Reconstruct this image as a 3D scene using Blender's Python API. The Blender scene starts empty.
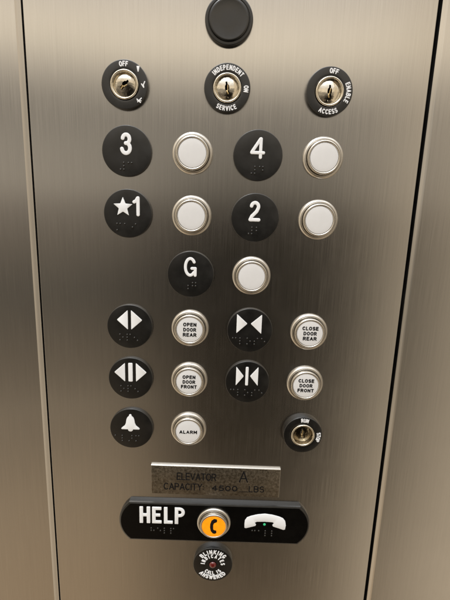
import bpy, bmesh, math, random
from mathutils import Vector, Matrix
random.seed(7)
PI = math.pi
MM = 0.001
sc = bpy.context.scene
COL = sc.collection

# ------------------------------------------------------------------ materials
def new_mat(name):
    m = bpy.data.materials.new(name); m.use_nodes = True
    nt = m.node_tree
    b = nt.nodes['Principled BSDF']
    return m, nt, b

def node(nt, typ, **kw):
    n = nt.nodes.new(typ)
    for k, v in kw.items():
        if k in n.inputs.keys(): n.inputs[k].default_value = v
        else: setattr(n, k, v)
    return n

def noise_chain(nt, scale_vec, nscale=1.0, detail=3.0, rough=0.6, coord='Object', loc=(0, 0, 0)):
    tc = nt.nodes.new('ShaderNodeTexCoord')
    mp = nt.nodes.new('ShaderNodeMapping')
    mp.inputs['Scale'].default_value = scale_vec
    mp.inputs['Location'].default_value = loc
    nt.links.new(tc.outputs[coord], mp.inputs['Vector'])
    nz = nt.nodes.new('ShaderNodeTexNoise')
    nz.inputs['Scale'].default_value = nscale
    nz.inputs['Detail'].default_value = detail
    nz.inputs['Roughness'].default_value = rough
    nt.links.new(mp.outputs['Vector'], nz.inputs['Vector'])
    return nz.outputs['Fac']

def maprange(nt, src, a, b, c, d):
    mr = nt.nodes.new('ShaderNodeMapRange')
    mr.inputs['From Min'].default_value = a; mr.inputs['From Max'].default_value = b
    mr.inputs['To Min'].default_value = c; mr.inputs['To Max'].default_value = d
    nt.links.new(src, mr.inputs['Value'])
    return mr.outputs['Result']

def math_node(nt, op, a, b=None, clamp=False):
    n = nt.nodes.new('ShaderNodeMath'); n.operation = op; n.use_clamp = clamp
    for i, v in enumerate((a, b)):
        if v is None: continue
        if isinstance(v, (int, float)): n.inputs[i].default_value = v
        else: nt.links.new(v, n.inputs[i])
    return n.outputs[0]

def brushed_steel(name, base, rough, aniso, seed):
    m, nt, b = new_mat(name)
    b.inputs['Metallic'].default_value = 1.0
    fine = noise_chain(nt, (2600, 1, 22), detail=2, loc=(seed, 0, seed))
    mid = noise_chain(nt, (520, 1, 5), detail=3, loc=(seed * 2, 0, 0))
    smudge = noise_chain(nt, (16, 1, 13), detail=5, rough=0.62, loc=(seed * 3, 3, 1))
    wipe = noise_chain(nt, (60, 1, 40), detail=4, rough=0.7, loc=(seed, 8, 2))
    # colour: very slight grain
    g = math_node(nt, 'ADD', maprange(nt, fine, 0.3, 0.7, -0.05, 0.05), maprange(nt, mid, 0.3, 0.7, 0.982, 1.016))
    # tiny nicks and dust specks
    vt = nt.nodes.new('ShaderNodeTexCoord')
    vo = nt.nodes.new('ShaderNodeTexVoronoi'); vo.inputs['Scale'].default_value = 75
    nt.links.new(vt.outputs['Object'], vo.inputs['Vector'])
    rnd = nt.nodes.new('ShaderNodeSeparateColor'); nt.links.new(vo.outputs['Color'], rnd.inputs['Color'])
    dot = maprange(nt, vo.outputs['Distance'], 0.0, 0.028, 1.0, 0.0)
    pick = math_node(nt, 'GREATER_THAN', rnd.outputs['Red'], 0.90)
    speck = math_node(nt, 'MULTIPLY', dot, pick)
    mix = nt.nodes.new('ShaderNodeMix'); mix.data_type = 'RGBA'; mix.blend_type = 'MULTIPLY'
    mix.inputs['Factor'].default_value = 1.0
    mix.inputs[6].default_value = (*base, 1)
    cc = nt.nodes.new('ShaderNodeCombineColor')
    for k in ('Red', 'Green', 'Blue'): nt.links.new(g, cc.inputs[k])
    nt.links.new(cc.outputs['Color'], mix.inputs[7])
    mix2 = nt.nodes.new('ShaderNodeMix'); mix2.data_type = 'RGBA'
    nt.links.new(math_node(nt, 'MULTIPLY', speck, 0.5), mix2.inputs['Factor'])
    nt.links.new(mix.outputs[2], mix2.inputs[6])
    mix2.inputs[7].default_value = (0.9, 0.88, 0.82, 1)
    nt.links.new(mix2.outputs[2], b.inputs['Base Color'])
    r = math_node(nt, 'ADD', maprange(nt, smudge, 0.3, 0.7, rough - 0.007, rough + 0.007),
                  maprange(nt, wipe, 0.45, 0.75, -0.003, 0.012))
    r2 = math_node(nt, 'ADD', r, maprange(nt, fine, 0.3, 0.7, -0.02, 0.02))
    nt.links.new(r2, b.inputs['Roughness'])
    b.inputs['Anisotropic'].default_value = aniso
    tg = nt.nodes.new('ShaderNodeTangent'); tg.direction_type = 'RADIAL'; tg.axis = 'Z'
    nt.links.new(tg.outputs['Tangent'], b.inputs['Tangent'])
    bp = nt.nodes.new('ShaderNodeBump'); bp.inputs['Strength'].default_value = 0.04
    bp.inputs['Distance'].default_value = 0.00003
    h = math_node(nt, 'ADD', math_node(nt, 'MULTIPLY', mid, 0.8), math_node(nt, 'MULTIPLY', wipe, 1.0))
    nt.links.new(h, bp.inputs['Height'])
    nt.links.new(bp.outputs['Normal'], b.inputs['Normal'])
    return m

def metal(name, base, rough, bump=0.0, bscale=400, bdist=0.0002, var=0.05):
    m, nt, b = new_mat(name)
    b.inputs['Metallic'].default_value = 1.0
    b.inputs['Base Color'].default_value = (*base, 1)
    n = noise_chain(nt, (bscale,) * 3, detail=3)
    nt.links.new(maprange(nt, n, 0.3, 0.7, rough - var, rough + var), b.inputs['Roughness'])
    if bump:
        bp = nt.nodes.new('ShaderNodeBump'); bp.inputs['Strength'].default_value = bump
        bp.inputs['Distance'].default_value = bdist
        nt.links.new(n, bp.inputs['Height']); nt.links.new(bp.outputs['Normal'], b.inputs['Normal'])
    return m

def plastic(name, base, rough, spec=0.5, bscale=1500, bump=0.2, bdist=0.00005, colvar=0.0, coat=0.0):
    m, nt, b = new_mat(name)
    b.inputs['Specular IOR Level'].default_value = spec
    b.inputs['Coat Weight'].default_value = coat
    b.inputs['Coat Roughness'].default_value = 0.12
    n = noise_chain(nt, (bscale,) * 3, detail=2)
    big = noise_chain(nt, (90,) * 3, detail=4)
    nt.links.new(maprange(nt, big, 0.3, 0.7, rough - 0.05, rough + 0.06), b.inputs['Roughness'])
    if colvar:
        mx = nt.nodes.new('ShaderNodeMix'); mx.data_type = 'RGBA'
        nt.links.new(maprange(nt, big, 0.3, 0.75, 0, 1), mx.inputs['Factor'])
        mx.inputs[6].default_value = (*base, 1)
        mx.inputs[7].default_value = tuple(max(0, c * (1 + colvar)) for c in base) + (1,)
        nt.links.new(mx.outputs[2], b.inputs['Base Color'])
    else:
        b.inputs['Base Color'].default_value = (*base, 1)
    bp = nt.nodes.new('ShaderNodeBump'); bp.inputs['Strength'].default_value = bump
    bp.inputs['Distance'].default_value = bdist
    nt.links.new(n, bp.inputs['Height']); nt.links.new(bp.outputs['Normal'], b.inputs['Normal'])
    return m

STEEL = brushed_steel('brushed steel', (0.60, 0.592, 0.582), 0.205, 0.76, 1.3)
STEEL_SIDE = brushed_steel('brushed steel wall', (0.61, 0.60, 0.59), 0.21, 0.76, 5.1)
RINGM = metal('satin steel ring', (0.66, 0.63, 0.58), 0.33, 0.12, 500)
COLLAR = metal('polished steel collar', (0.62, 0.59, 0.54), 0.28, 0.1, 500)
LOCKM = metal('worn nickel lock', (0.72, 0.67, 0.57), 0.16, 0.3, 190, 0.0007, 0.04)
BRASS = metal('brass pin', (0.72, 0.58, 0.34), 0.22, 0.3, 600)
BLACK = plastic('black satin plastic', (0.0035, 0.0036, 0.0036), 0.31, 0.85, 1800, 0.2, 0.00004, 0.5)
BRAILLE = plastic('black glossy plastic', (0.0035, 0.0036, 0.0036), 0.22, 0.8, 1800, 0.1)
GLOSS = plastic('black enamel', (0.0015, 0.0015, 0.0015), 0.26, 0.2, 900, 0.15)
WHITE = plastic('white paint', (0.88, 0.90, 0.93), 0.45, 0.4, 1500, 0.15)
CAPM = plastic('milky white plastic', (0.77, 0.775, 0.785), 0.33, 0.5, 900, 0.08, 0.00005, -0.06)
INK = plastic('engraved black ink', (0.006, 0.006, 0.007), 0.6, 0.15)
LOCKD = metal('recess-darkened lock', (0.34, 0.29, 0.21), 0.16, 0.5, 230, 0.0008, 0.05)  # brassy metal, darkened in colour for the shade inside the deep RUN recess
DARK = plastic('dark cavity', (0.006, 0.006, 0.006), 0.8, 0.1)
REDM = plastic('red lens', (0.11, 0.006, 0.006), 0.15, 0.6, coat=0.6)

def make_orange():
    m, nt, b = new_mat('lit amber lens')
    b.inputs['Base Color'].default_value = (0.45, 0.13, 0.004, 1)
    b.inputs['Roughness'].default_value = 0.3
    n = noise_chain(nt, (260,) * 3, detail=3)
    mx = nt.nodes.new('ShaderNodeMix'); mx.data_type = 'RGBA'
    nt.links.new(maprange(nt, n, 0.3, 0.7, 0, 1), mx.inputs['Factor'])
    mx.inputs[6].default_value = (1.0, 0.285, 0.002, 1); mx.inputs[7].default_value = (1.0, 0.36, 0.006, 1)
    nt.links.new(mx.outputs[2], b.inputs['Emission Color'])
    b.inputs['Emission Strength'].default_value = 0.82
    return m
AMBER = make_orange()
def make_green():
    m, nt, b = new_mat('green led')
    n = noise_chain(nt, (900,) * 3, detail=1)
    b.inputs['Base Color'].default_value = (0.01, 0.12, 0.05, 1)
    b.inputs['Roughness'].default_value = 0.2
    b.inputs['Emission Color'].default_value = (0.05, 0.75, 0.30, 1)
    nt.links.new(maprange(nt, n, 0.3, 0.7, 0.45, 0.75), b.inputs['Emission Strength'])
    return m
GREEN = make_green()

def make_etched():
    m, nt, b = new_mat('etched mottled steel')
    b.inputs['Metallic'].default_value = 1.0
    n = noise_chain(nt, (420, 420, 420), detail=5, rough=0.75)
    n2 = noise_chain(nt, (60, 60, 90), detail=3)
    rp = nt.nodes.new('ShaderNodeValToRGB')
    rp.color_ramp.elements[0].position = 0.36; rp.color_ramp.elements[0].color = (0.09, 0.078, 0.06, 1)
    rp.color_ramp.elements[1].position = 0.66; rp.color_ramp.elements[1].color = (0.30, 0.27, 0.225, 1)
    mixv = math_node(nt, 'ADD', math_node(nt, 'MULTIPLY', n, 0.75), math_node(nt, 'MULTIPLY', n2, 0.25))
    nt.links.new(mixv, rp.inputs['Fac']); nt.links.new(rp.outputs['Color'], b.inputs['Base Color'])
    nt.links.new(maprange(nt, n, 0.3, 0.7, 0.30, 0.48), b.inputs['Roughness'])
    bp = nt.nodes.new('ShaderNodeBump'); bp.inputs['Strength'].default_value = 0.6
    bp.inputs['Distance'].default_value = 0.0005
    nt.links.new(n, bp.inputs['Height']); nt.links.new(bp.outputs['Normal'], b.inputs['Normal'])
    return m
ETCHED = make_etched()

# ------------------------------------------------------------------ mesh helpers
# local frame of everything: x right, z up along the panel, heights go out of the panel towards -y (mm)
def P(x, z, h): return Vector((x * MM, -h * MM, z * MM))

def link(name, bm, mat, parent=None, smooth=True, angle=40):
    bmesh.ops.recalc_face_normals(bm, faces=bm.faces)
    me = bpy.data.meshes.new(name); bm.to_mesh(me); bm.free()
    me.materials.append(mat)
    if smooth:
        me.shade_smooth()
        me.set_sharp_from_angle(angle=math.radians(angle))
    o = bpy.data.objects.new(name, me); COL.objects.link(o)
    if parent: o.parent = parent
    return o

def thing(name, label, cat, x, z, group=None):
    o = bpy.data.objects.new(name, None); COL.objects.link(o)
    o.empty_display_size = 0.01
    o.location = P(x, z, 0)
    o['label'] = label; o['category'] = cat
    if group: o['group'] = group
    return o

def lathe(bm, prof, n=96, cx=0, cz=0):
    rings = []
    for r, h in prof:
        if r <= 1e-6: rings.append([bm.verts.new(P(cx, cz, h))])
        else: rings.append([bm.verts.new(P(cx + r * math.cos(2 * PI * i / n), cz + r * math.sin(2 * PI * i / n), h)) for i in range(n)])
    for a, b in zip(rings, rings[1:]):
        for i in range(n):
            j = (i + 1) % n
            if len(a) == 1 and len(b) == 1: continue
            if len(a) == 1: bm.faces.new((a[0], b[i], b[j]))
            elif len(b) == 1: bm.faces.new((a[i], a[j], b[0]))
            else: bm.faces.new((a[i], a[j], b[j], b[i]))

def rounded(r, h0, h1, bev, inward=True, n=5):
    """outer wall from h0 up to h1 with rounded upper edge"""
    out = [(r, h0)]
    for i in range(n + 1):
        a = PI / 2 * i / n
        out.append((r - bev + bev * math.cos(a), h1 - bev + bev * math.sin(a)))
    return out

def stroke(bm, pts, w, h0, h, cap=6):
    """raised, rounded ribbon along a polyline"""
    pts = [Vector(p) for p in pts]
    q = [pts[0]]
    for p in pts[1:]:
        if (p - q[-1]).length > 1e-4: q.append(p)
    pts = q
    sec = [(math.cos(PI * k / 8), math.sin(PI * k / 8) ** 0.28 if 0 < k < 8 else 0.0) for k in range(9)]
    rows = []
    def row(c, nrm, s=1.0, hh=1.0):
        rows.append([bm.verts.new(P(c.x + nrm.x * w / 2 * t * s, c.y + nrm.y * w / 2 * t * s, h0 + h * v * hh)) for t, v in sec])
    n = len(pts)
    d0 = (pts[1] - pts[0]).normalized(); d1 = (pts[-1] - pts[-2]).normalized()
    def perp(d): return Vector((-d.y, d.x))
    for k in range(cap, 0, -1):
        a = PI / 2 * k / cap
        if k == cap: a *= 0.985
        row(pts[0] - d0 * (w / 2 * math.sin(a)), perp(d0), math.cos(a), math.cos(a) ** 0.28)
    for i in range(n):
        if i == 0: row(pts[0], perp(d0))
        elif i == n - 1: row(pts[-1], perp(d1))
        else:
            a = (pts[i] - pts[i - 1]).normalized(); b = (pts[i + 1] - pts[i]).normalized()
            t = (a + b).normalized(); m = perp(t)
            f = 1 / max(0.6, m.dot(perp(a)))
            row(pts[i], m * f)
    for k in range(1, cap + 1):
        a = PI / 2 * k / cap
        if k == cap: a *= 0.985
        row(pts[-1] + d1 * (w / 2 * math.sin(a)), perp(d1), math.cos(a), math.cos(a) ** 0.28)
    for r0, r1 in zip(rows, rows[1:]):
        for k in range(8):
            bm.faces.new((r0[k], r0[k + 1], r1[k + 1], r1[k]))
    for r in (rows[0], rows[-1]):
        bm.faces.new(r)

def arc(cx, cy, rx, ry, a0, a1, n=10):
    return [(cx + rx * math.cos(math.radians(a0 + (a1 - a0) * i / n)), cy + ry * math.sin(math.radians(a0 + (a1 - a0) * i / n))) for i in range(n + 1)]

# single-stroke alphabet, height 1
def glyphs():
    g = {}
    g['A'] = (.62, [[(0, 0), (.31, 1)], [(.31, 1), (.62, 0)], [(.11, .33), (.51, .33)]])
    g['B'] = (.56, [[(0, 0), (0, 1)], [(0, 1), (.3, 1)] + arc(.3, .765, .23, .235, 90, -90) + [(0, .53)], [(0, .53), (.31, .53)] + arc(.31, .265, .25, .265, 90, -90) + [(0, 0)]])
    g['C'] = (.60, [arc(.32, .5, .32, .5, 48, 312, 22)])
    g['D'] = (.58, [[(0, 0), (0, 1)], [(0, 1), (.22, 1)] + arc(.22, .5, .36, .5, 90, -90, 16) + [(0, 0)]])
    g['E'] = (.50, [[(0, 0), (0, 1)], [(0, 1), (.5, 1)], [(0, .52), (.44, .52)], [(0, 0), (.5, 0)]])
    g['F'] = (.48, [[(0, 0), (0, 1)], [(0, 1), (.48, 1)], [(0, .52), (.42, .52)]])
    g['G'] = (.60, [arc(.31, .5, .31, .5, 50, 345, 24), [(.61, .40), (.36, .40)]])
    g['H'] = (.56, [[(0, 0), (0, 1)], [(.56, 0), (.56, 1)], [(0, .52), (.56, .52)]])
    g['I'] = (.02, [[(.01, 0), (.01, 1)]])
    g['K'] = (.56, [[(0, 0), (0, 1)], [(.54, 1), (.02, .40)], [(.20, .60), (.56, 0)]])
    g['L'] = (.46, [[(0, 0), (0, 1)], [(0, 0), (.46, 0)]])
    g['M'] = (.70, [[(0, 0), (0, 1)], [(0, 1), (.35, .28)], [(.35, .28), (.7, 1)], [(.7, 1), (.7, 0)]])
    g['N'] = (.56, [[(0, 0), (0, 1)], [(0, 1), (.56, 0)], [(.56, 0), (.56, 1)]])
    g['O'] = (.64, [arc(.32, .5, .32, .5, 90, 452, 30)])
    g['P'] = (.54, [[(0, 0), (0, 1)], [(0, 1), (.28, 1)] + arc(.28, .73, .26, .27, 90, -90) + [(0, .46)]])
    g['R'] = (.57, [[(0, 0), (0, 1)], [(0, 1), (.3, 1)] + arc(.3, .74, .25, .26, 90, -90) + [(0, .48)], [(.28, .48), (.57, 0)]])
    g['S'] = (.54, [arc(.27, .75, .25, .25, 40, 255, 14) + arc(.27, .25, .27, .25, 75, -140, 14)])
    g['T'] = (.56, [[(0, 1), (.56, 1)], [(.28, 1), (.28, 0)]])
    g['U'] = (.56, [[(0, 1), (0, .3)] + arc(.28, .29, .28, .29, 180, 360, 12) + [(.56, 1)]])
    g['V'] = (.60, [[(0, 1), (.3, 0)], [(.3, 0), (.6, 1)]])
    g['W'] = (.82, [[(0, 1), (.2, 0)], [(.2, 0), (.41, .9)], [(.41, .9), (.62, 0)], [(.62, 0), (.82, 1)]])
    g['Y'] = (.60, [[(0, 1), (.3, .48)], [(.6, 1), (.3, .48)], [(.3, .48), (.3, 0)]])
    g['0'] = (.58, [arc(.29, .5, .29, .5, 90, 452, 30)])
    g['1'] = (.26, [[(0, .78), (.12, .84), (.22, 1)], [(.22, 1), (.22, 0)]])
    g['2'] = (.54, [arc(.27, .73, .26, .27, 170, -20, 14) + [(.42, .42), (.1, .12), (.0, .0)], [(0, 0), (.54, 0)]])
    g['3'] = (.54, [arc(.26, .76, .24, .24, 165, -85, 14), arc(.26, .27, .28, .27, 85, -168, 16)])
    g['4'] = (.60, [[(.42, 0), (.42, 1)], [(.42, 1), (0, .30)], [(0, .30), (.6, .30)]])
    g['5'] = (.54, [[(.48, 1), (.1, 1)], [(.1, 1), (.04, .54)], [(.04, .54), (.12, .60)] + arc(.25, .32, .28, .32, 100, -155, 16)])
    g[' '] = (.25, [])
    g['-'] = (.3, [[(0, .45), (.3, .45)]])
    g[':'] = (.04, [[(.02, .15), (.02, .17)], [(.02, .6), (.02, .62)]])
    g['_'] = (.5, [[(0, -.1), (.5, -.1)]])
    return g
GL = glyphs()

def text_width(s, h, gap, sx): return sum(GL[c][0] * h * sx for c in s) + gap * (len(s) - 1)

def text_line(bm, s, cx, cz, h, w, h0, rise, gap, sx=1.0, align='c', box=None):
    """straight line of stroke letters; (cx,cz) centre (or left) of line"""
    H = h - w
    if box is not None:                                # stretch to fill box width
        k = text_width(s, H, gap, sx) + w
        f = box / k; sx *= f; gap *= f
    x = cx - text_width(s, H, gap, sx) / 2 if align == 'c' else cx + w / 2
    n = 0
    for c in s:
        gw, st = GL[c]
        for pl in st:
            stroke(bm, [(x + p[0] * H * sx, cz - H / 2 + p[1] * H) for p in pl], w, h0 + 0.012 * (n % 5), rise); n += 1
        x += gw * H * sx + gap

def text_arc(bm, s, r, deg, h, w, h0, rise, gap, sx=1.0, bottom=False, spread=None):
    """letters on a circle; deg measured clockwise from the top; bottom=True: letter tops face the centre"""
    H = h - w
    tot = text_width(s, H, gap, sx)
    if spread is not None:
        gap += (math.radians(spread) * r - tot) / max(1, len(s) - 1); tot = math.radians(spread) * r
    u = -tot / 2; n = 0
    for c in s:
        gw, st = GL[c]
        mid = u + gw * H * sx / 2
        ang = math.radians(deg) + (mid / r) * (-1 if bottom else 1)
        ca, sa = math.cos(ang), math.sin(ang)
        for pl in st:
            q = []
            for p in pl:
                lx = (p[0] - gw / 2) * H * sx; lz = (p[1] - .5) * H
                if bottom: lx, lz = -lx, -lz
                rr = r + lz
                q.append((rr * sa + lx * ca, rr * ca - lx * sa))
            stroke(bm, q, w, h0 + 0.012 * (n % 5), rise, cap=4); n += 1
        u += gw * H * sx + gap

def extrude_poly(bm, pts, h0, h1, bev=0.25, holes=()):
    """solid with a small chamfer round its front edge"""
    def inset(ps, d):
        out = []; n = len(ps)
        area = sum(ps[i][0] * ps[(i + 1) % n][1] - ps[(i + 1) % n][0] * ps[i][1] for i in range(n))
        s = 1 if area > 0 else -1
        for i in range(n):
            a, b, c = Vector(ps[i - 1]), Vector(ps[i]), Vector(ps[(i + 1) % n])
            e0 = (b - a).normalized(); e1 = (c - b).normalized()
            n0 = Vector((-e0.y, e0.x)) * s; n1 = Vector((-e1.y, e1.x)) * s
            m = (n0 + n1)
            if m.length < 1e-6: m = n0
            m.normalize(); k = d / max(0.35, m.dot(n0))
            out.append(tuple(b + m * k))
        return out
    edges = []
    for q, sg in [(pts, 1)] + [(hq, -1) for hq in holes]:
        loops = []
        for ps, hh in ((q, h0), (q, h1 - bev), (inset(q, sg * bev * .3), h1 - bev * .3), (inset(q, sg * bev), h1)):
            loops.append([bm.verts.new(P(p[0], p[1], hh)) for p in ps])
        n = len(q)
        for a, b in zip(loops, loops[1:]):
            for i in range(n):
                j = (i + 1) % n
                bm.faces.new((a[i], a[j], b[j], b[i]))
        top = loops[-1]
        edges += [bm.edges.get((top[i], top[(i + 1) % n])) for i in range(n)]
    bmesh.ops.triangle_fill(bm, edges=edges, use_beauty=True, use_dissolve=False)

def round_corners(pts, r, n=4):
    out = []; m = len(pts)
    for i in range(m):
        a, b, c = Vector(pts[i - 1]), Vector(pts[i]), Vector(pts[(i + 1) % m])
        u = (a - b); v = (c - b)
        t = min(r, u.length * .45, v.length * .45)
        p0 = b + u.normalized() * t; p1 = b + v.normalized() * t
        for k in range(n + 1):
            s = k / n
            out.append(tuple((1 - s) ** 2 * p0 + 2 * s * (1 - s) * b + s ** 2 * p1))
    return out

def dome(bm, x, z, r, h0, h, n=12):
    prof = [(r, h0)] + [(r * math.cos(PI / 2 * k / 4), h0 + h * math.sin(PI / 2 * k / 4)) for k in range(1, 4)] + [(0, h0 + h)]
    lathe(bm, prof, n, x, z)

BD = {'a': '1', 'b': '12', 'c': '14', 'd': '145', 'e': '15', 'g': '1245', 'h': '125', 'l': '123', 'm': '134', 'o': '135',
      'p': '1234', 's': '234', '#': '3456', 'L': '56', '>': '26', '<': '345', 'i': '24', 'n': '1345', 'u': '136', ' ': ''}
def braille(parent, s, x0, z0, h0, pitch=2.5, cell=6.1):
    bm = bmesh.new(); x = x0
    for c in s:
        for d in BD[c]:
            k = int(d) - 1
            dome(bm, x + (k // 3) * pitch, z0 - (k % 3) * pitch, 0.82, h0 - 0.02, 0.75)
        x += cell
    return link('braille', bm, BRAILLE, parent)

def circle_pts(r, n=96): return [(r * math.cos(2 * PI * i / n), r * math.sin(2 * PI * i / n)) for i in range(n)]

# ------------------------------------------------------------------ the setting: steel panels
def slab(name, x0, x1, z0, z1, hfront, hback, rad, mat, sides='lr'):
    """panel with rounded long edges; profile swept along z"""
    bm = bmesh.new(); prof = []
    N = 7
    prof.append((x0, hback))
    ch = sides in ('l', 'r')
    if 'l' in sides:
        for i in range(N + 1):
            a = PI / 2 * i / N
            prof.append((x0 + rad * (1.5 if ch else 1) * ((1 - math.cos(a)) if not ch else (0.1 + .9 * i / N - .1 * math.cos(a))), hfront - rad + rad * (math.sin(a) if not ch else .12 + .88 * i / N - .12 * math.cos(a) ** 2)))
    else: prof.append((x0, hfront))
    if 'r' in sides:
        for i in range(N + 1):
            a = PI / 2 * (1 - i / N)
            prof.append((x1 - rad * (1.5 if ch else 1) * ((1 - math.cos(a)) if not ch else (0.1 + .9 * (1 - i / N) - .1 * math.cos(a))), hfront - rad + rad * (math.sin(a) if not ch else .12 + .88 * (1 - i / N) - .12 * math.cos(a) ** 2)))
    else: prof.append((x1, hfront))
    prof.append((x1, hback))
    a = [bm.verts.new(P(x, z0, h)) for x, h in prof]; b = [bm.verts.new(P(x, z1, h)) for x, h in prof]
    for i in range(len(prof)):
        j = (i + 1) % len(prof); bm.faces.new((a[i], a[j], b[j], b[i]))
    bm.faces.new(a); bm.faces.new(b)
    o = link(name, bm, mat, angle=30); o['kind'] = 'structure'
    return o
ZB, ZT = -620, 330
slab('wall_center', -151.5, 147.2, ZB, ZT, 0, -12, 0.7, STEEL)
slab('wall_left', -620, -152.6, ZB, ZT, 2.6, -12, 2.4, STEEL_SIDE, 'r')
slab('wall_right', 149.8, 620, ZB, ZT, 2.6, -12, 2.2, STEEL_SIDE, 'l')
slab('wall_back', -640, 640, ZB - 10, ZT + 10, -20, -24, 0.5, DARK)

# ------------------------------------------------------------------ floor buttons
ROW = dict(key=75.7, f3=29, f1=-18, g=-65, rear=-111, front=-157.5, bell=-205)
C1, C2, C3, C4, CM = -77.8, -27.4, 22.7, 72.8, -2.5
def button_parts(t, base=0.0, capmat=CAPM):
    bm = bmesh.new()
    lathe(bm, [(15.65, base)] + [(13.75 + 1.9 * math.cos(PI / 2 * k / 9), base + .9 + 1.9 * math.sin(PI / 2 * k / 9)) for k in range(10)]
          + [(13.4, base + 2.7), (13.1, base + 2.4), (12.95, base + 1.2)])
    link('bezel', bm, RINGM, t)
    bm = bmesh.new()
    lathe(bm, [(12.75, base + 0.6), (12.75, base + 5.2)] + [(11.75 + 1.0 * math.cos(PI * k / 12), base + 5.5 + 1.1 * math.sin(PI * k / 12)) for k in range(11)]
          + [(10.85, base + 5.2), (10.82, base + 4.2)])
    link('collar', bm, COLLAR, t)
    bm = bmesh.new()
    lathe(bm, [(10.7, base + 3.8), (10.7, base + 5.7)] + [(10.3 + .4 * math.cos(PI / 2 * k / 4), base + 5.75 + .4 * math.sin(PI / 2 * k / 4)) for k in range(1, 5)]
          + [(7, base + 6.3), (3.5, base + 6.38), (0, base + 6.4)])
    return link('cap', bm, capmat, t), base + 6.4

_btn = {}
def push_button(name, label, x, z, group=None, lines=None):
    t = thing(name, label, 'button', x, z, group)
    if 'proto' not in _btn:
        cap, top = button_parts(t); _btn['proto'] = (t, top)
    else:
        src, top = _btn['proto']
        for ch in list(src.children):
            if ch.name.split('.')[0] in ('bezel', 'collar', 'cap'):
                c = ch.copy(); COL.objects.link(c); c.parent = t
                if ch.name.split('.')[0] == 'cap': cap = c
    if lines:
        bm = bmesh.new()
        for s, lz, bw in lines:
            text_line(bm, s, 0.1, lz, 3.3, 0.86, top - 0.12, 0.2, 0.95, 1.0, 'c', bw)
        link('lettering', bm, INK, cap)
    return t

gF = 'white floor call buttons'
push_button('call_button', 'blank white push button in steel ring, right of the black plate numbered 3', C2, ROW['f3'], gF)
push_button('call_button', 'blank white push button in steel ring, right of the black plate numbered 4', C4, ROW['f3'], gF)
push_button('call_button', 'blank white push button in steel ring, right of the black plate with star and 1', C2, ROW['f1'], gF)
push_button('call_button', 'blank white push button in steel ring, right of the black plate numbered 2', C4, ROW['f1'], gF)
push_button('call_button', 'blank white push button in steel ring, right of the black plate lettered G', 22.0, ROW['g'] + .3, gF)
gD = 'lettered door buttons'
push_button('door_button', 'white round button in steel ring reading OPEN DOOR REAR', C2, ROW['rear'], gD, [('OPEN', 4.6, 11.2), ('DOOR', .2, 10.9), ('REAR', -4.2, 11.6)])
push_button('door_button', 'white round button in steel ring reading CLOSE DOOR REAR', C4 - .3, ROW['rear'], gD, [('CLOSE', 4.6, 13.6), ('DOOR', .2, 11.2), ('REAR', -4.2, 11.8)])
push_button('door_button', 'white round button in steel ring reading OPEN DOOR FRONT', C2, ROW['front'], gD, [('OPEN', 4.6, 11.2), ('DOOR', .2, 10.9), ('FRONT', -4.2, 13.8)])
push_button('door_button', 'white round button in steel ring reading CLOSE DOOR FRONT', C4 - .3, ROW['front'], gD, [('CLOSE', 4.6, 13.6), ('DOOR', .2, 11.2), ('FRONT', -4.2, 14.2)])
push_button('alarm_button', 'white round button in steel ring reading ALARM, beside the bell plate', C2, ROW['bell'] + .6, None, [('ALARM', -.1, 15.8)])

# ------------------------------------------------------------------ round black plates
PH = 2.4
_pl = {}
def round_plate(name, label, cat, x, z, group):
    t = thing(name, label, cat, x, z, group)
    if 'p' not in _pl:
        bm = bmesh.new()
        lathe(bm, rounded(18.95, 0, PH, 0.5) + [(9, PH), (0, PH)], 120)
        _pl['p'] = link('plate', bm, BLACK, t)
    else:
        c = _pl['p'].copy(); COL.objects.link(c); c.parent = t
    return t
gP = 'round black floor plates'
def big(t, ch, strokes, w=3.0, name='numeral'):
    bm = bmesh.new()
    for i, s in enumerate(strokes): stroke(bm, s, w * 1.08, PH - 0.1 + 0.03 * i, 0.75)
    return link(name, bm, WHITE, t)

t = round_plate('floor_plate', 'round black plate with white raised 3 and braille', 'floor plate', C1, ROW['f3'], gP)
big(t, '3', [arc(-.3, 8.9, 2.6, 3.2, 170, -80, 16) , arc(-.5, 2.3, 3.1, 3.7, 80, -170, 18), [(-.5, 5.85), (.2, 5.85)]], 2.7)
braille(t, '#c', -4.9, -8.5, PH)
t = round_plate('floor_plate', 'round black plate with white raised 4 and braille', 'floor plate', C3, ROW['f3'], gP)
big(t, '4', [[(1.9, 12.1), (1.9, -1.3)], [(1.5, 12.1), (-4.7, 2.6)], [(-4.8, 2.1), (4.1, 2.1)]], 2.3)
braille(t, '#d', -4.4, -8.3, PH)
t = round_plate('floor_plate', 'round black plate with white star and 1 above braille', 'floor plate', C1, ROW['f1'], gP)
big(t, '1', [[(5.2, 9.3), (6.6, 10.0), (7.9, 12.2)], [(8.2, 12.3), (8.2, -.5)]], 2.5)
bm = bmesh.new()
star = []
for k in range(10):
    a = PI / 2 + k * PI / 5; r = 7.9 if k % 2 == 0 else 3.45
    star.append((-3.6 + r * math.cos(a), 5.0 + r * math.sin(a)))
extrude_poly(bm, round_corners(star, .5, 2), PH - .05, PH + .7)
link('star', bm, WHITE, t)
braille(t, 'mai', -8.6, -8.0, PH)
t = round_plate('floor_plate', 'round black plate with white raised 2 and braille', 'floor plate', C3, ROW['f1'], gP)
big(t, '2', [arc(-.4, 8.7, 2.75, 3.0, 172, -25, 14) + [(1.1, 5.1), (-2.6, 1.2), (-3.7, -1.2)], [(-3.8, -1.5), (2.9, -1.5)]], 2.55)
braille(t, '#b', -4.6, -7.6, PH)
t = round_plate('floor_plate', 'round black plate with white raised G and braille', 'floor plate', -27.5, ROW['g'], gP)
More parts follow.
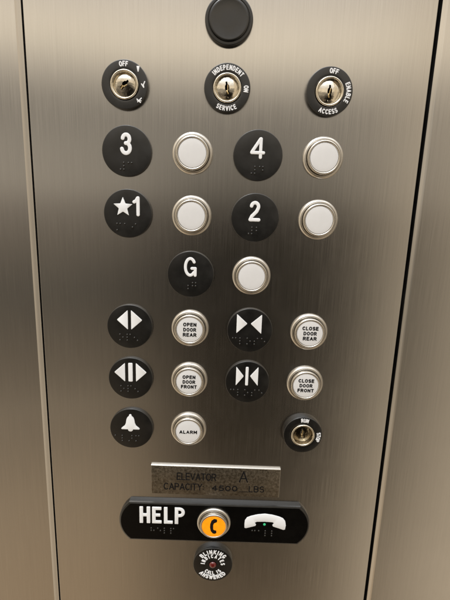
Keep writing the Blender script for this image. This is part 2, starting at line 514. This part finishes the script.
big(t, 'G', [arc(-.4, 6.2, 3.9, 6.8, 36, 318, 26), [(3.7, 5.0), (3.7, -.6)], [(1.0, 5.0), (3.7, 5.0)]], 2.25, 'letter')
braille(t, 'Lg', -6.4 + 2, -6.9, PH)

gS = 'round black door symbol plates'
def tri(t, shapes):
    for pts in shapes:
        bm = bmesh.new()
        extrude_poly(bm, round_corners(pts, .8, 3), PH - .05, PH + .7)
        link('bar' if len(pts) == 4 else 'arrow', bm, WHITE, t)
t = round_plate('symbol_plate', 'black plate with two white arrows pointing apart, no bar between, beside OPEN DOOR REAR', 'symbol plate', C1, ROW['rear'], gS)
tri(t, [[(-10.6, 5.9), (-1.4, 14.4), (-1.4, -2.5)], [(1.3, 14.4), (10.6, 6.0), (1.3, -2.5)]])
braille(t, 'op>', -8.3, -6.9, PH)
t = round_plate('symbol_plate', 'black plate with two white arrows pointing together, no bar between, beside CLOSE DOOR REAR', 'symbol plate', C3, ROW['rear'], gS)
tri(t, [[(-11.2, 14.1), (-2.2, 6.0), (-11.2, -2.6)], [(.5, 6.0), (9.7, 14.1), (9.7, -2.6)]])
braille(t, 'close', -14.0, -6.9, PH)
t = round_plate('symbol_plate', 'black plate with arrows pointing apart from a central white bar, beside OPEN DOOR FRONT', 'symbol plate', C1, ROW['front'], gS)
tri(t, [[(-13.8, 5.7), (-4.6, 14.2), (-4.6, -2.8)], [(-1.8, 14.3), (1.9, 14.3), (1.9, -2.6), (-1.8, -2.6)], [(4.7, 14.4), (13.9, 6.0), (4.7, -2.7)]])
braille(t, 'op>', -8.4, -7.0, PH)
t = round_plate('symbol_plate', 'black plate with arrows pointing in at a thin white bar, beside CLOSE DOOR FRONT', 'symbol plate', C3, ROW['front'], gS)
tri(t, [[(-10.0, 14.1), (-3.3, 5.6), (-10.0, -3.2)], [(-1.9, 14.0), (.6, 14.0), (.6, -2.8), (-1.9, -2.8)], [(2.0, 5.8), (9.0, 14.3), (9.0, -3.0)]])
braille(t, 'close', -14.0, -7.2, PH)
t = round_plate('symbol_plate', 'round black plate with white bell symbol left of the ALARM button', 'symbol plate', C1, ROW['bell'], None)
half = [(0, 14.0), (.9, 13.6), (1.2, 12.3), (2.6, 11.0), (3.5, 8.8), (3.9, 5.8), (4.9, 3.2), (7.2, 1.3), (8.1, .2), (7.7, -.5), (2.3, -.5), (1.9, -1.7), (.9, -2.4), (0, -2.5)]
bell = half + [(-x, z) for x, z in half[-2:0:-1]]
bm = bmesh.new(); extrude_poly(bm, [(x - .8, z) for x, z in bell], PH - .05, PH + .7, .2); link('bell_symbol', bm, WHITE, t)
braille(t, 'al<m', -14.4 + 0, -7.0, PH)

# ------------------------------------------------------------------ key switches
RH = 4.4
KEYHOLE = [(-1.0, 5.6), (1.0, 5.6), (1.0, 3.4), (2.4, 1.9), (2.4, -1.0), (1.6, -2.2), (1.9, -5.4), (-1.7, -5.4), (-1.6, -2.4), (-2.6, -.6), (-2.3, 1.9), (-1.0, 3.4)]
def key_switch(label, x, z, texts, rot=0.0, marks=False, deep=0.0):
    t = thing('key_switch', label, 'key switch', x, z, 'ringed key switches')
    bm = bmesh.new()
    lathe(bm, rounded(17.1, 0, RH, 0.55) + [(12.4, RH)] + [(11.1 + .35 * math.cos(PI / 2 + PI / 2 * k / 3), RH - .35 + .35 * math.sin(PI / 2 + PI / 2 * k / 3)) for k in range(4)] + [(10.75, 0.3)], 120)
    link('ring_plate', bm, BLACK, t)
    bm = bmesh.new()
    for kw in texts: text_arc(bm, h0=RH - .08, rise=.3, **kw)
    if marks:
        def rad(a, pts):
            a = math.radians(a); return [((14.0 + v) * math.sin(a) + u * math.cos(a), (14.0 + v) * math.cos(a) - u * math.sin(a)) for u, v in pts]
        # worn position marks
        extrude_poly(bm, [(9.0, 12.8), (11.3, 12.8), (10.5, 8.9), (9.7, 9.0)], RH - .05, RH + .2, .05)
        stroke(bm, [(14.9, 2.4), (13.7, -.2)], .8, RH - .08, .3); stroke(bm, [(12.6, .7), (13.8, -1.1)], .9, RH - .07, .3); stroke(bm, [(13.9, -.3), (14.1, -1.5)], .9, RH - .06, .3)
        stroke(bm, [(9.0, -9.7), (11.6, -12.0)], .8, RH - .08, .3); stroke(bm, [(12.3, -9.0), (9.6, -11.6)], .8, RH - .07, .3); stroke(bm, [(9.2, -10.6), (12.2, -10.9)], .6, RH - .06, .3)
    link('lettering', bm, WHITE, t)
    bm = bmesh.new()
    lathe(bm, [(10.5, .5), (10.5, RH + .1)] + [(9.6 + .9 * math.cos(PI * k / 8), RH + .3 + 1.1 * math.sin(PI * k / 8)) for k in range(1, 8)]
          + [(8.65, RH + .1), (8.5, RH - .9 - deep)], 120)
    link('lock_rim', bm, LOCKM, t)
    # cylinder face with a real keyhole cut through it
    f0 = RH - .6 - deep
    bm = bmesh.new()
    c, s = math.cos(rot), math.sin(rot); bulge = 1.5 - deep * .3
    sc_ = 1.0
    hole = [(.66 * (px * c - pz * s), .8 * (px * s + pz * c)) for px, pz in KEYHOLE]
    plug = circle_pts(6.3, 64)
    def hf(x_, z_):
        rr = math.hypot(x_, z_) / 8.45
        return f0 - .5 + bulge * (1 - rr * rr) + (.16 * z_ * (1 - rr) if marks else .05 * (x_ - z_) * (1 - rr)) + (.12 if rr < .76 else 0)
    rim_pts = circle_pts(8.45, 72)
    vo = [bm.verts.new(P(x_, z_, 0)) for x_, z_ in rim_pts]
    vh = [bm.verts.new(P(x_, z_, 0)) for x_, z_ in hole]
    eo = [bm.edges.new((vo[i], vo[(i + 1) % len(vo)])) for i in range(len(vo))]
    eh = [bm.edges.new((vh[i], vh[(i + 1) % len(vh)])) for i in range(len(vh))]
    bmesh.ops.triangle_fill(bm, edges=eo + eh, use_beauty=True)
    bmesh.ops.subdivide_edges(bm, edges=bm.edges[:], cuts=5, use_grid_fill=True)
    for v in bm.verts:
        x_, z_ = v.co.x / MM, v.co.z / MM
        v.co = P(x_, z_, hf(x_, z_))
    he = [e for e in bm.edges if e.is_boundary and max(math.hypot(v.co.x, v.co.z) / MM for v in e.verts) < 7.6]
    ret = bmesh.ops.extrude_edge_only(bm, edges=he)
    for v in [g for g in ret['geom'] if isinstance(g, bmesh.types.BMVert)]:
        v.co.y = -(f0 - 7) * MM
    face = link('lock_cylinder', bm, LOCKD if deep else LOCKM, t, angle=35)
    bm = bmesh.new()
    lathe(bm, [(7, f0 - 3.5), (0, f0 - 3.5)], 32); link('keyhole', bm, DARK, face)
    bm = bmesh.new()
    for a, b, w_ in (((.9, 2.2), (.2, -1.2), 1.3), ((-.5, -1.6), (.2, -4.4), 1.5)):
        stroke(bm, [(a[0] * c - a[1] * s, a[0] * s + a[1] * c), (b[0] * c - b[1] * s, b[0] * s + b[1] * c)], w_, f0 - 3.4, 3.1)
    link('pin', bm, BRASS, face)
    return t
LW = dict(h=3.7, w=.78, gap=.95, sx=.85)
key_switch('key switch in black ring reading OFF beside three worn white marks', C1 - .3, ROW['key'],
           [dict(s='OFF', r=14.1, deg=-2, **LW)], rot=-0.9, marks=True)
key_switch('key switch in black ring reading INDEPENDENT SERVICE and ON', -2.4, ROW['key'],
           [dict(s='INDEPENDENT', r=14.0, deg=2, h=3.6, w=.74, gap=.7, sx=.8, spread=98), dict(s='ON', r=14.0, deg=91, **LW),
            dict(s='SERVICE', r=14.1, deg=181, h=3.6, w=.74, gap=.7, sx=.8, bottom=True, spread=58)], rot=.22)
key_switch('key switch in black ring reading OFF, ENABLE and ACCESS', 73.2, ROW['key'],
           [dict(s='OFF', r=14.1, deg=9, **LW), dict(s='ENABLE', r=14.1, deg=92, h=3.6, w=.74, gap=.7, sx=.85, spread=55),
            dict(s='ACCESS', r=14.1, deg=180, h=3.6, w=.74, gap=.7, sx=.85, bottom=True, spread=54)], rot=0.0)
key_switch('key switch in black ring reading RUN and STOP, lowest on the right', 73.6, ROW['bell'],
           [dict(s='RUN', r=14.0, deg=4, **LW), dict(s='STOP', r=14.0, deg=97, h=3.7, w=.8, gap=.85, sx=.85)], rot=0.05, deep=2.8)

# ------------------------------------------------------------------ blank black cover at the top
bm = bmesh.new()
lathe(bm, rounded(17.3, 0, 3.6, .8) + [(15.2, 3.62), (14.9, 3.1), (14.6, 3.1), (14.2, 4.2), (13.6, 4.5), (12.6, 4.35), (6, 4.3), (0, 4.3)], 120)
o = link('cover_cap', bm, BRAILLE); o.location = P(-2.6, 121.3, 0)
o['label'] = 'blank round black cover with raised rim at the top centre of the panel'; o['category'] = 'cover cap'

# ------------------------------------------------------------------ capacity plate
t = thing('capacity_plate', 'mottled rectangular metal plate stamped ELEVATOR A CAPACITY 4500 LBS', 'sign', -2.1, -255.4)
bm = bmesh.new()
extrude_poly(bm, [(-58.6, -14.4), (58.6, -14.9), (58.6, 14.2), (-58.6, 14.7)], 0, 2.55, .45)
o = link('plate', bm, RINGM, t)
bm = bmesh.new()
extrude_poly(bm, [(-58.35, -14.15), (58.35, -14.65), (58.35, 13.6), (-58.35, 14.1)], 2.4, 2.6, .02)
link('etched_face', bm, ETCHED, t)
bm = bmesh.new()
hh = 2.52
text_line(bm, 'ELEVATOR', -35.4, 4.2, 7.6, 1.05, hh, .16, 1.3, 1, 'l', 36.0)
text_line(bm, 'A', 21.2, 5.6, 11.6, 1.25, hh, .16, 1, 1, 'l', 8.6)
text_line(bm, 'CAPACITY:', -47.3, -6.4, 7.2, 1.05, hh, .16, 1.3, 1, 'l', 37.0)
text_line(bm, '4500', -3.2, -6.9, 5.8, 1.15, hh, .16, 2.0, 1.5, 'l', 23.6)
text_line(bm, 'LBS', 30.6, -6.8, 6.6, 1.0, hh, .16, 1.5, 1, 'l', 14.4)
stroke(bm, [(22.0, -9.8), (30.2, -9.8)], .5, hh, .14)
link('lettering', bm, INK, t)

# ------------------------------------------------------------------ help plate
t = thing('help_plate', 'long black plate with rounded ends, HELP and a white telephone handset', 'sign', -1.9, -298.6)
HP = 4.6
a0 = []
Rr = 26.0; hh_ = 20.6; xe = 80.3
def end(sign):
    am = math.asin((hh_ - 1.2) / Rr); pts = []
    cxx = 88.6 - Rr
    for k in range(25):
        a = -am + 2 * am * k / 24
        pts.append((sign * (cxx + Rr * math.cos(a)), Rr * math.sin(a) * 1.0))
    return pts if sign > 0 else pts[::-1]
outline = end(1) + end(-1)
outline = round_corners([(79.0, -hh_)] + [p for p in end(1)] + [(79.0, hh_), (-79.0, hh_)] + end(-1) + [(-79.0, -hh_)], .8, 2)
bm = bmesh.new(); extrude_poly(bm, outline, 0, HP - .08, 1.7); link('plate', bm, BLACK, t, angle=20)
bm = bmesh.new(); extrude_poly(bm, [(x * (1 - 1.75 / 88.6), z * (1 - 1.75 / 20.6)) for x, z in outline], HP - 1, HP, .05); link('front_face', bm, GLOSS, t, angle=20)
bm = bmesh.new()
def bx(x): return x + 1.9
def bz(z): return z + 298.6
W = 3.5
# lettering drawn as heavy rounded strokes
zt, zb = -282.3, -299.6; zm = (zt + zb) / 2; B = 3.3
def block(pts, holes=()):
    f = lambda q: [(bx(x), bz(z)) for x, z in q]
    extrude_poly(bm, round_corners(f(pts), .45, 2), HP - .05, HP + .75, .25, [f(q) for q in holes])
x = -71.2
block([(x, zt), (x + B, zt), (x + B, zm + 1.5), (x + 6.6, zm + 1.5), (x + 6.6, zt), (x + 9.9, zt), (x + 9.9, zb), (x + 6.6, zb), (x + 6.6, zm - 1.5), (x + B, zm - 1.5), (x + B, zb), (x, zb)])
x = -59.6
block([(x, zt), (x + 8.6, zt), (x + 8.6, zt - 3), (x + B, zt - 3), (x + B, zm + 1.6), (x + 7.6, zm + 1.6), (x + 7.6, zm - 1.3), (x + B, zm - 1.3), (x + B, zb + 3), (x + 8.8, zb + 3), (x + 8.8, zb), (x, zb)])
x = -48.7
block([(x, zt), (x + B, zt), (x + B, zb + 3), (x + 8.2, zb + 3), (x + 8.2, zb), (x, zb)])
x = -38.7; cr_ = 5.0
bowl = [(x + 4.4 + 4.9 * math.cos(a), zt - cr_ + cr_ * math.sin(a)) for a in [PI / 2 - PI * k / 12 for k in range(13)]]
inner = [(x + 4.4 + 1.8 * math.cos(a), zt - cr_ + 2.1 * math.sin(a)) for a in [PI / 2 - PI * k / 8 for k in range(9)]]
f = lambda q: [(bx(px), bz(pz)) for px, pz in q]
extrude_poly(bm, f([(x, zt)] + bowl + [(x + B, zt - 10.0), (x + B, zb), (x, zb)]), HP - .05, HP + .75, .25,
             [f([(x + B, zt - 2.9)] + inner + [(x + B, zt - 7.1)])])
link('lettering', bm, WHITE, t)
braille(t, 'help', -60.5 + 1.9, -305.2 + 298.6, HP)
hs = [(26.0, -297.2), (26.3, -293.5), (28.2, -290.4), (31.5, -288.8), (37.5, -287.0), (44.5, -286.0), (51.5, -286.9), (58.0, -288.7), (61.4, -290.3), (63.6, -293.2), (64.4, -297.5), (63.9, -302.1), (62.3, -302.5), (52.6, -299.2), (52.0, -298.0), (53.4, -295.6), (51.6, -294.6), (44.5, -294.3), (37.4, -294.6), (35.5, -295.7), (36.7, -297.8), (36.2, -299.1), (27.6, -301.9), (26.2, -301.4)]
bm = bmesh.new(); extrude_poly(bm, [(bx(x), bz(z)) for x, z in hs], HP - .05, HP + .7, .3); link('handset_symbol', bm, WHITE, t)
bm = bmesh.new(); dome(bm, bx(44.6), bz(-297.6), 1.25, HP - .1, .9, 24); link('indicator_light', bm, GREEN, t)
braille(t, 'call', 30.5 + 1.9 + 3, -304.6 + 298.6, HP)

t = thing('help_button', 'lit orange push button with black handset in steel ring, set in the HELP plate', 'button', -2.4, -296.8)
cap, top = button_parts(t, HP - .2, AMBER)
bm = bmesh.new()
ph = [(2.2, 6.0), (.2, 6.3), (-1.9, 4.8), (-2.9, 1.8), (-3.0, -1.2), (-2.3, -4.2), (-.6, -6.2), (1.2, -6.4), (2.4, -5.6), (2.2, -3.6), (.2, -3.2), (-.3, -2.4), (-.4, .9), (.1, 2.4), (.9, 2.9), (2.6, 3.7), (2.7, 5.2)]
extrude_poly(bm, [(x * 1.12, z * 1.24 + .6) for x, z in ph], top - .15, top + .12, .08); link('handset_symbol', bm, INK, cap)

# ------------------------------------------------------------------ blinking indicator
t = thing('indicator_plate', 'round black plate reading BLINKING INDICATES CALL IS ANSWERED round a red light', 'indicator', -2.2, -344.2)
bm = bmesh.new(); lathe(bm, rounded(18.7, 0, RH, .55) + [(9, RH), (0, RH)], 120); link('plate', bm, BLACK, t)
bm = bmesh.new()
B1 = dict(h=4.6, w=1.02, gap=.8, h0=RH - .08, rise=.35)
text_arc(bm, 'BLINKING', r=14.2, deg=0, sx=.95, spread=104, **B1)
text_arc(bm, 'INDICATES', r=9.6, deg=2, sx=.72, spread=172, **dict(B1, h=4.2, w=.92))
text_arc(bm, 'CALL', r=9.4, deg=198, sx=.8, bottom=True, spread=52, **dict(B1, h=4.2, w=.92))
text_arc(bm, 'IS', r=9.4, deg=142, sx=.8, bottom=True, spread=20, **dict(B1, h=4.2, w=.92))
text_arc(bm, 'ANSWERED', r=14.3, deg=180, sx=.95, bottom=True, spread=102, **B1)
link('lettering', bm, WHITE, t)
bm = bmesh.new(); lathe(bm, [(4.0, RH - .1), (4.0, RH + .25), (3.6, RH + .35), (3.5, RH + .1)], 48); link('lens_rim', bm, GLOSS, t)
bm = bmesh.new(); dome(bm, 0, 0, 3.5, RH - .05, 2.0, 40); link('red_light', bm, REDM, t)

# ------------------------------------------------------------------ camera
cam = bpy.data.cameras.new('camera'); co = bpy.data.objects.new('camera', cam); COL.objects.link(co)
R = Matrix(((0.99947403, -0.03228567, -0.00304835), (0.03211972, 0.97259412, 0.23028025), (-0.00446995, -0.23025704, 0.97311958)))
R = Matrix.Rotation(PI / 2, 3, 'X') @ R
co.matrix_world = Matrix.Translation((0, -0.36329, 0)) @ R.to_4x4()
cam.sensor_fit = 'HORIZONTAL'; cam.sensor_width = 36; cam.lens = 36
cam.clip_start = 0.01; cam.clip_end = 100
sc.camera = co

# ------------------------------------------------------------------ light: background bands shaped for the steel's reflections, no car modelled; ceiling lamp
w = bpy.data.worlds.new('World'); sc.world = w; w.use_nodes = True
nt = w.node_tree; bg = nt.nodes['Background']
tc = nt.nodes.new('ShaderNodeTexCoord'); sp = nt.nodes.new('ShaderNodeSeparateXYZ')
nt.links.new(tc.outputs['Generated'], sp.inputs[0])
el = math_node(nt, 'ARCSINE', sp.outputs['Z'])
elf = maprange(nt, el, -PI / 2, PI / 2, 0, 1)
rp = nt.nodes.new('ShaderNodeValToRGB'); cr = rp.color_ramp; cr.interpolation = 'LINEAR'
def lin(c): c /= 255; return c / 12.92 if c <= .04045 else ((c + .055) / 1.055) ** 2.4
ELEV = [(-90, (120, 100, 78)), (-60, (138, 115, 88)), (-47, (142, 119, 90)), (-35, (132, 113, 88)), (-27.5, (114, 99, 79)), (-25.5, (124, 109, 88)), (-24, (104, 91, 73)), (-20, (95, 83, 67)), (-12, (72, 66, 56)),
        (-6, (96, 86, 72)), (-1.8, (112, 101, 87)), (-.6, (136, 125, 108)), (.6, (158, 146, 126)), (1.8, (140, 129, 112)), (5, (142, 132, 115)), (7.5, (124, 115, 101)), (10.2, (124, 115, 101)), (12.8, (176, 163, 142)), (16, (232, 214, 183)),
        (18.5, (212, 196, 172)), (21, (190, 176, 156)), (26, (205, 196, 182)), (34, (240, 238, 232)), (48, (255, 254, 250)), (70, (255, 255, 252)), (90, (230, 228, 224))]
GAIN = 1 / 0.58
MAXV = 1.75
els = cr.elements
while len(els) > 1: els.remove(els[-1])
for i, (e, c) in enumerate(ELEV):
    pos = (e + 90) / 180
    x = els[0] if i == 0 else els.new(pos)
    x.position = pos
    x.color = tuple(lin(v) * GAIN / MAXV * k for v, k in zip(c, (.97, 1.0, 1.07))) + (1,)
nt.links.new(elf, rp.inputs['Fac'])
# background darkened in place of a figure behind the viewer, mirrored by the steel
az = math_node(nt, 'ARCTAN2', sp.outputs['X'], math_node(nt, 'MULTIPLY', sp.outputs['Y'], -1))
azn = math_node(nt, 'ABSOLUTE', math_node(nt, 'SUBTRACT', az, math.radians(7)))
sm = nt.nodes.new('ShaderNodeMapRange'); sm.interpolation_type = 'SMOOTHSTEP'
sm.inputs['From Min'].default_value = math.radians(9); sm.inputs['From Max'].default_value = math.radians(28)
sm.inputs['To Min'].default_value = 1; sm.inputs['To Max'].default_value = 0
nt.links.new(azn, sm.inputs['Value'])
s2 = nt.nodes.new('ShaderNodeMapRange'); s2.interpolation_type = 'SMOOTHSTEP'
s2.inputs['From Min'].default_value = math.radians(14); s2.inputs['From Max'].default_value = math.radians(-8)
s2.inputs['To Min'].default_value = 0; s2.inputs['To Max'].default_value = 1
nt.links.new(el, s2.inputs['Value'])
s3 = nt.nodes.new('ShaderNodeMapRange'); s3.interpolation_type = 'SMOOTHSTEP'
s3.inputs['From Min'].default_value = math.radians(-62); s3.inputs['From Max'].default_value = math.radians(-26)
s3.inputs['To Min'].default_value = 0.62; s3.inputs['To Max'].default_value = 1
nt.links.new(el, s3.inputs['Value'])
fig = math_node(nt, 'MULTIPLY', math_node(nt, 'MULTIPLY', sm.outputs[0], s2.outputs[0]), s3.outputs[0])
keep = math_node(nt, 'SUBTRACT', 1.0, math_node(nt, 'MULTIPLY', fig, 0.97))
# noise added to the background brightness, giving the chrome some contrast to mirror
nz = nt.nodes.new('ShaderNodeTexNoise'); nz.inputs['Scale'].default_value = 2.4; nz.inputs['Detail'].default_value = 3
mp = nt.nodes.new('ShaderNodeMapping'); mp.inputs['Scale'].default_value = (1.6, 1.6, .7); mp.inputs['Location'].default_value = (3.1, 1.7, .4)
nt.links.new(tc.outputs['Generated'], mp.inputs[0]); nt.links.new(mp.outputs[0], nz.inputs['Vector'])
uneven = maprange(nt, nz.outputs['Fac'], .3, .7, .86, 1.14)
ceil_ = nt.nodes.new('ShaderNodeMapRange'); ceil_.interpolation_type = 'SMOOTHSTEP'
ceil_.inputs['From Min'].default_value = math.radians(36); ceil_.inputs['From Max'].default_value = math.radians(58)
ceil_.inputs['To Min'].default_value = 1.0; ceil_.inputs['To Max'].default_value = 2.2
nt.links.new(el, ceil_.inputs['Value'])
st = math_node(nt, 'MULTIPLY', math_node(nt, 'MULTIPLY', math_node(nt, 'MULTIPLY', keep, uneven), ceil_.outputs[0]), MAXV)
# side bands of background colour added to light the right panel and seam bevels
def smooth(src, a, b):
    n = nt.nodes.new('ShaderNodeMapRange'); n.interpolation_type = 'SMOOTHSTEP'
    n.inputs['From Min'].default_value = math.radians(a); n.inputs['From Max'].default_value = math.radians(b)
    nt.links.new(src, n.inputs['Value']); return n.outputs[0]
right = math_node(nt, 'MULTIPLY', math_node(nt, 'MULTIPLY', smooth(az, 24, 29), smooth(az, 52, 38)), 0.92)
left = math_node(nt, 'MULTIPLY', smooth(math_node(nt, 'MULTIPLY', az, -1), 38, 62), 0.7)
c0 = rp.outputs['Color']
far = math_node(nt, 'MULTIPLY', smooth(az, 42, 60), 0.5)
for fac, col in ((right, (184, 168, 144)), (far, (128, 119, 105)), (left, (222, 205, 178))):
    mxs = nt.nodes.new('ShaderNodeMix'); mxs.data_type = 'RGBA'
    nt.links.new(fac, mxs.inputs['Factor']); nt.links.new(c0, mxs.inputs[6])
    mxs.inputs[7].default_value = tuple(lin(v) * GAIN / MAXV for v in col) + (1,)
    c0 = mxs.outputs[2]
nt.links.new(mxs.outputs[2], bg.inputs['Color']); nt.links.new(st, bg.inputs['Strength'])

def area(name, loc, target, size, power, col):
    l = bpy.data.lights.new(name, 'AREA'); l.size = size; l.energy = power; l.color = col
    o = bpy.data.objects.new(name, l); COL.objects.link(o); o.location = loc
    d = Vector(target) - Vector(loc); o.rotation_euler = d.to_track_quat('-Z', 'Y').to_euler()
    return o
area('ceiling_lamp', (-0.35, -0.75, 1.15), (0, 0, -0.1), 0.35, 5.6, (1.0, 1.0, 1.0))

sc.render.engine = 'CYCLES'
sc.cycles.use_denoising = True
sc.cycles.max_bounces = 6
sc.view_settings.view_transform = 'Standard'; sc.view_settings.look = 'None'
sc.view_settings.exposure = 0; sc.view_settings.gamma = 1
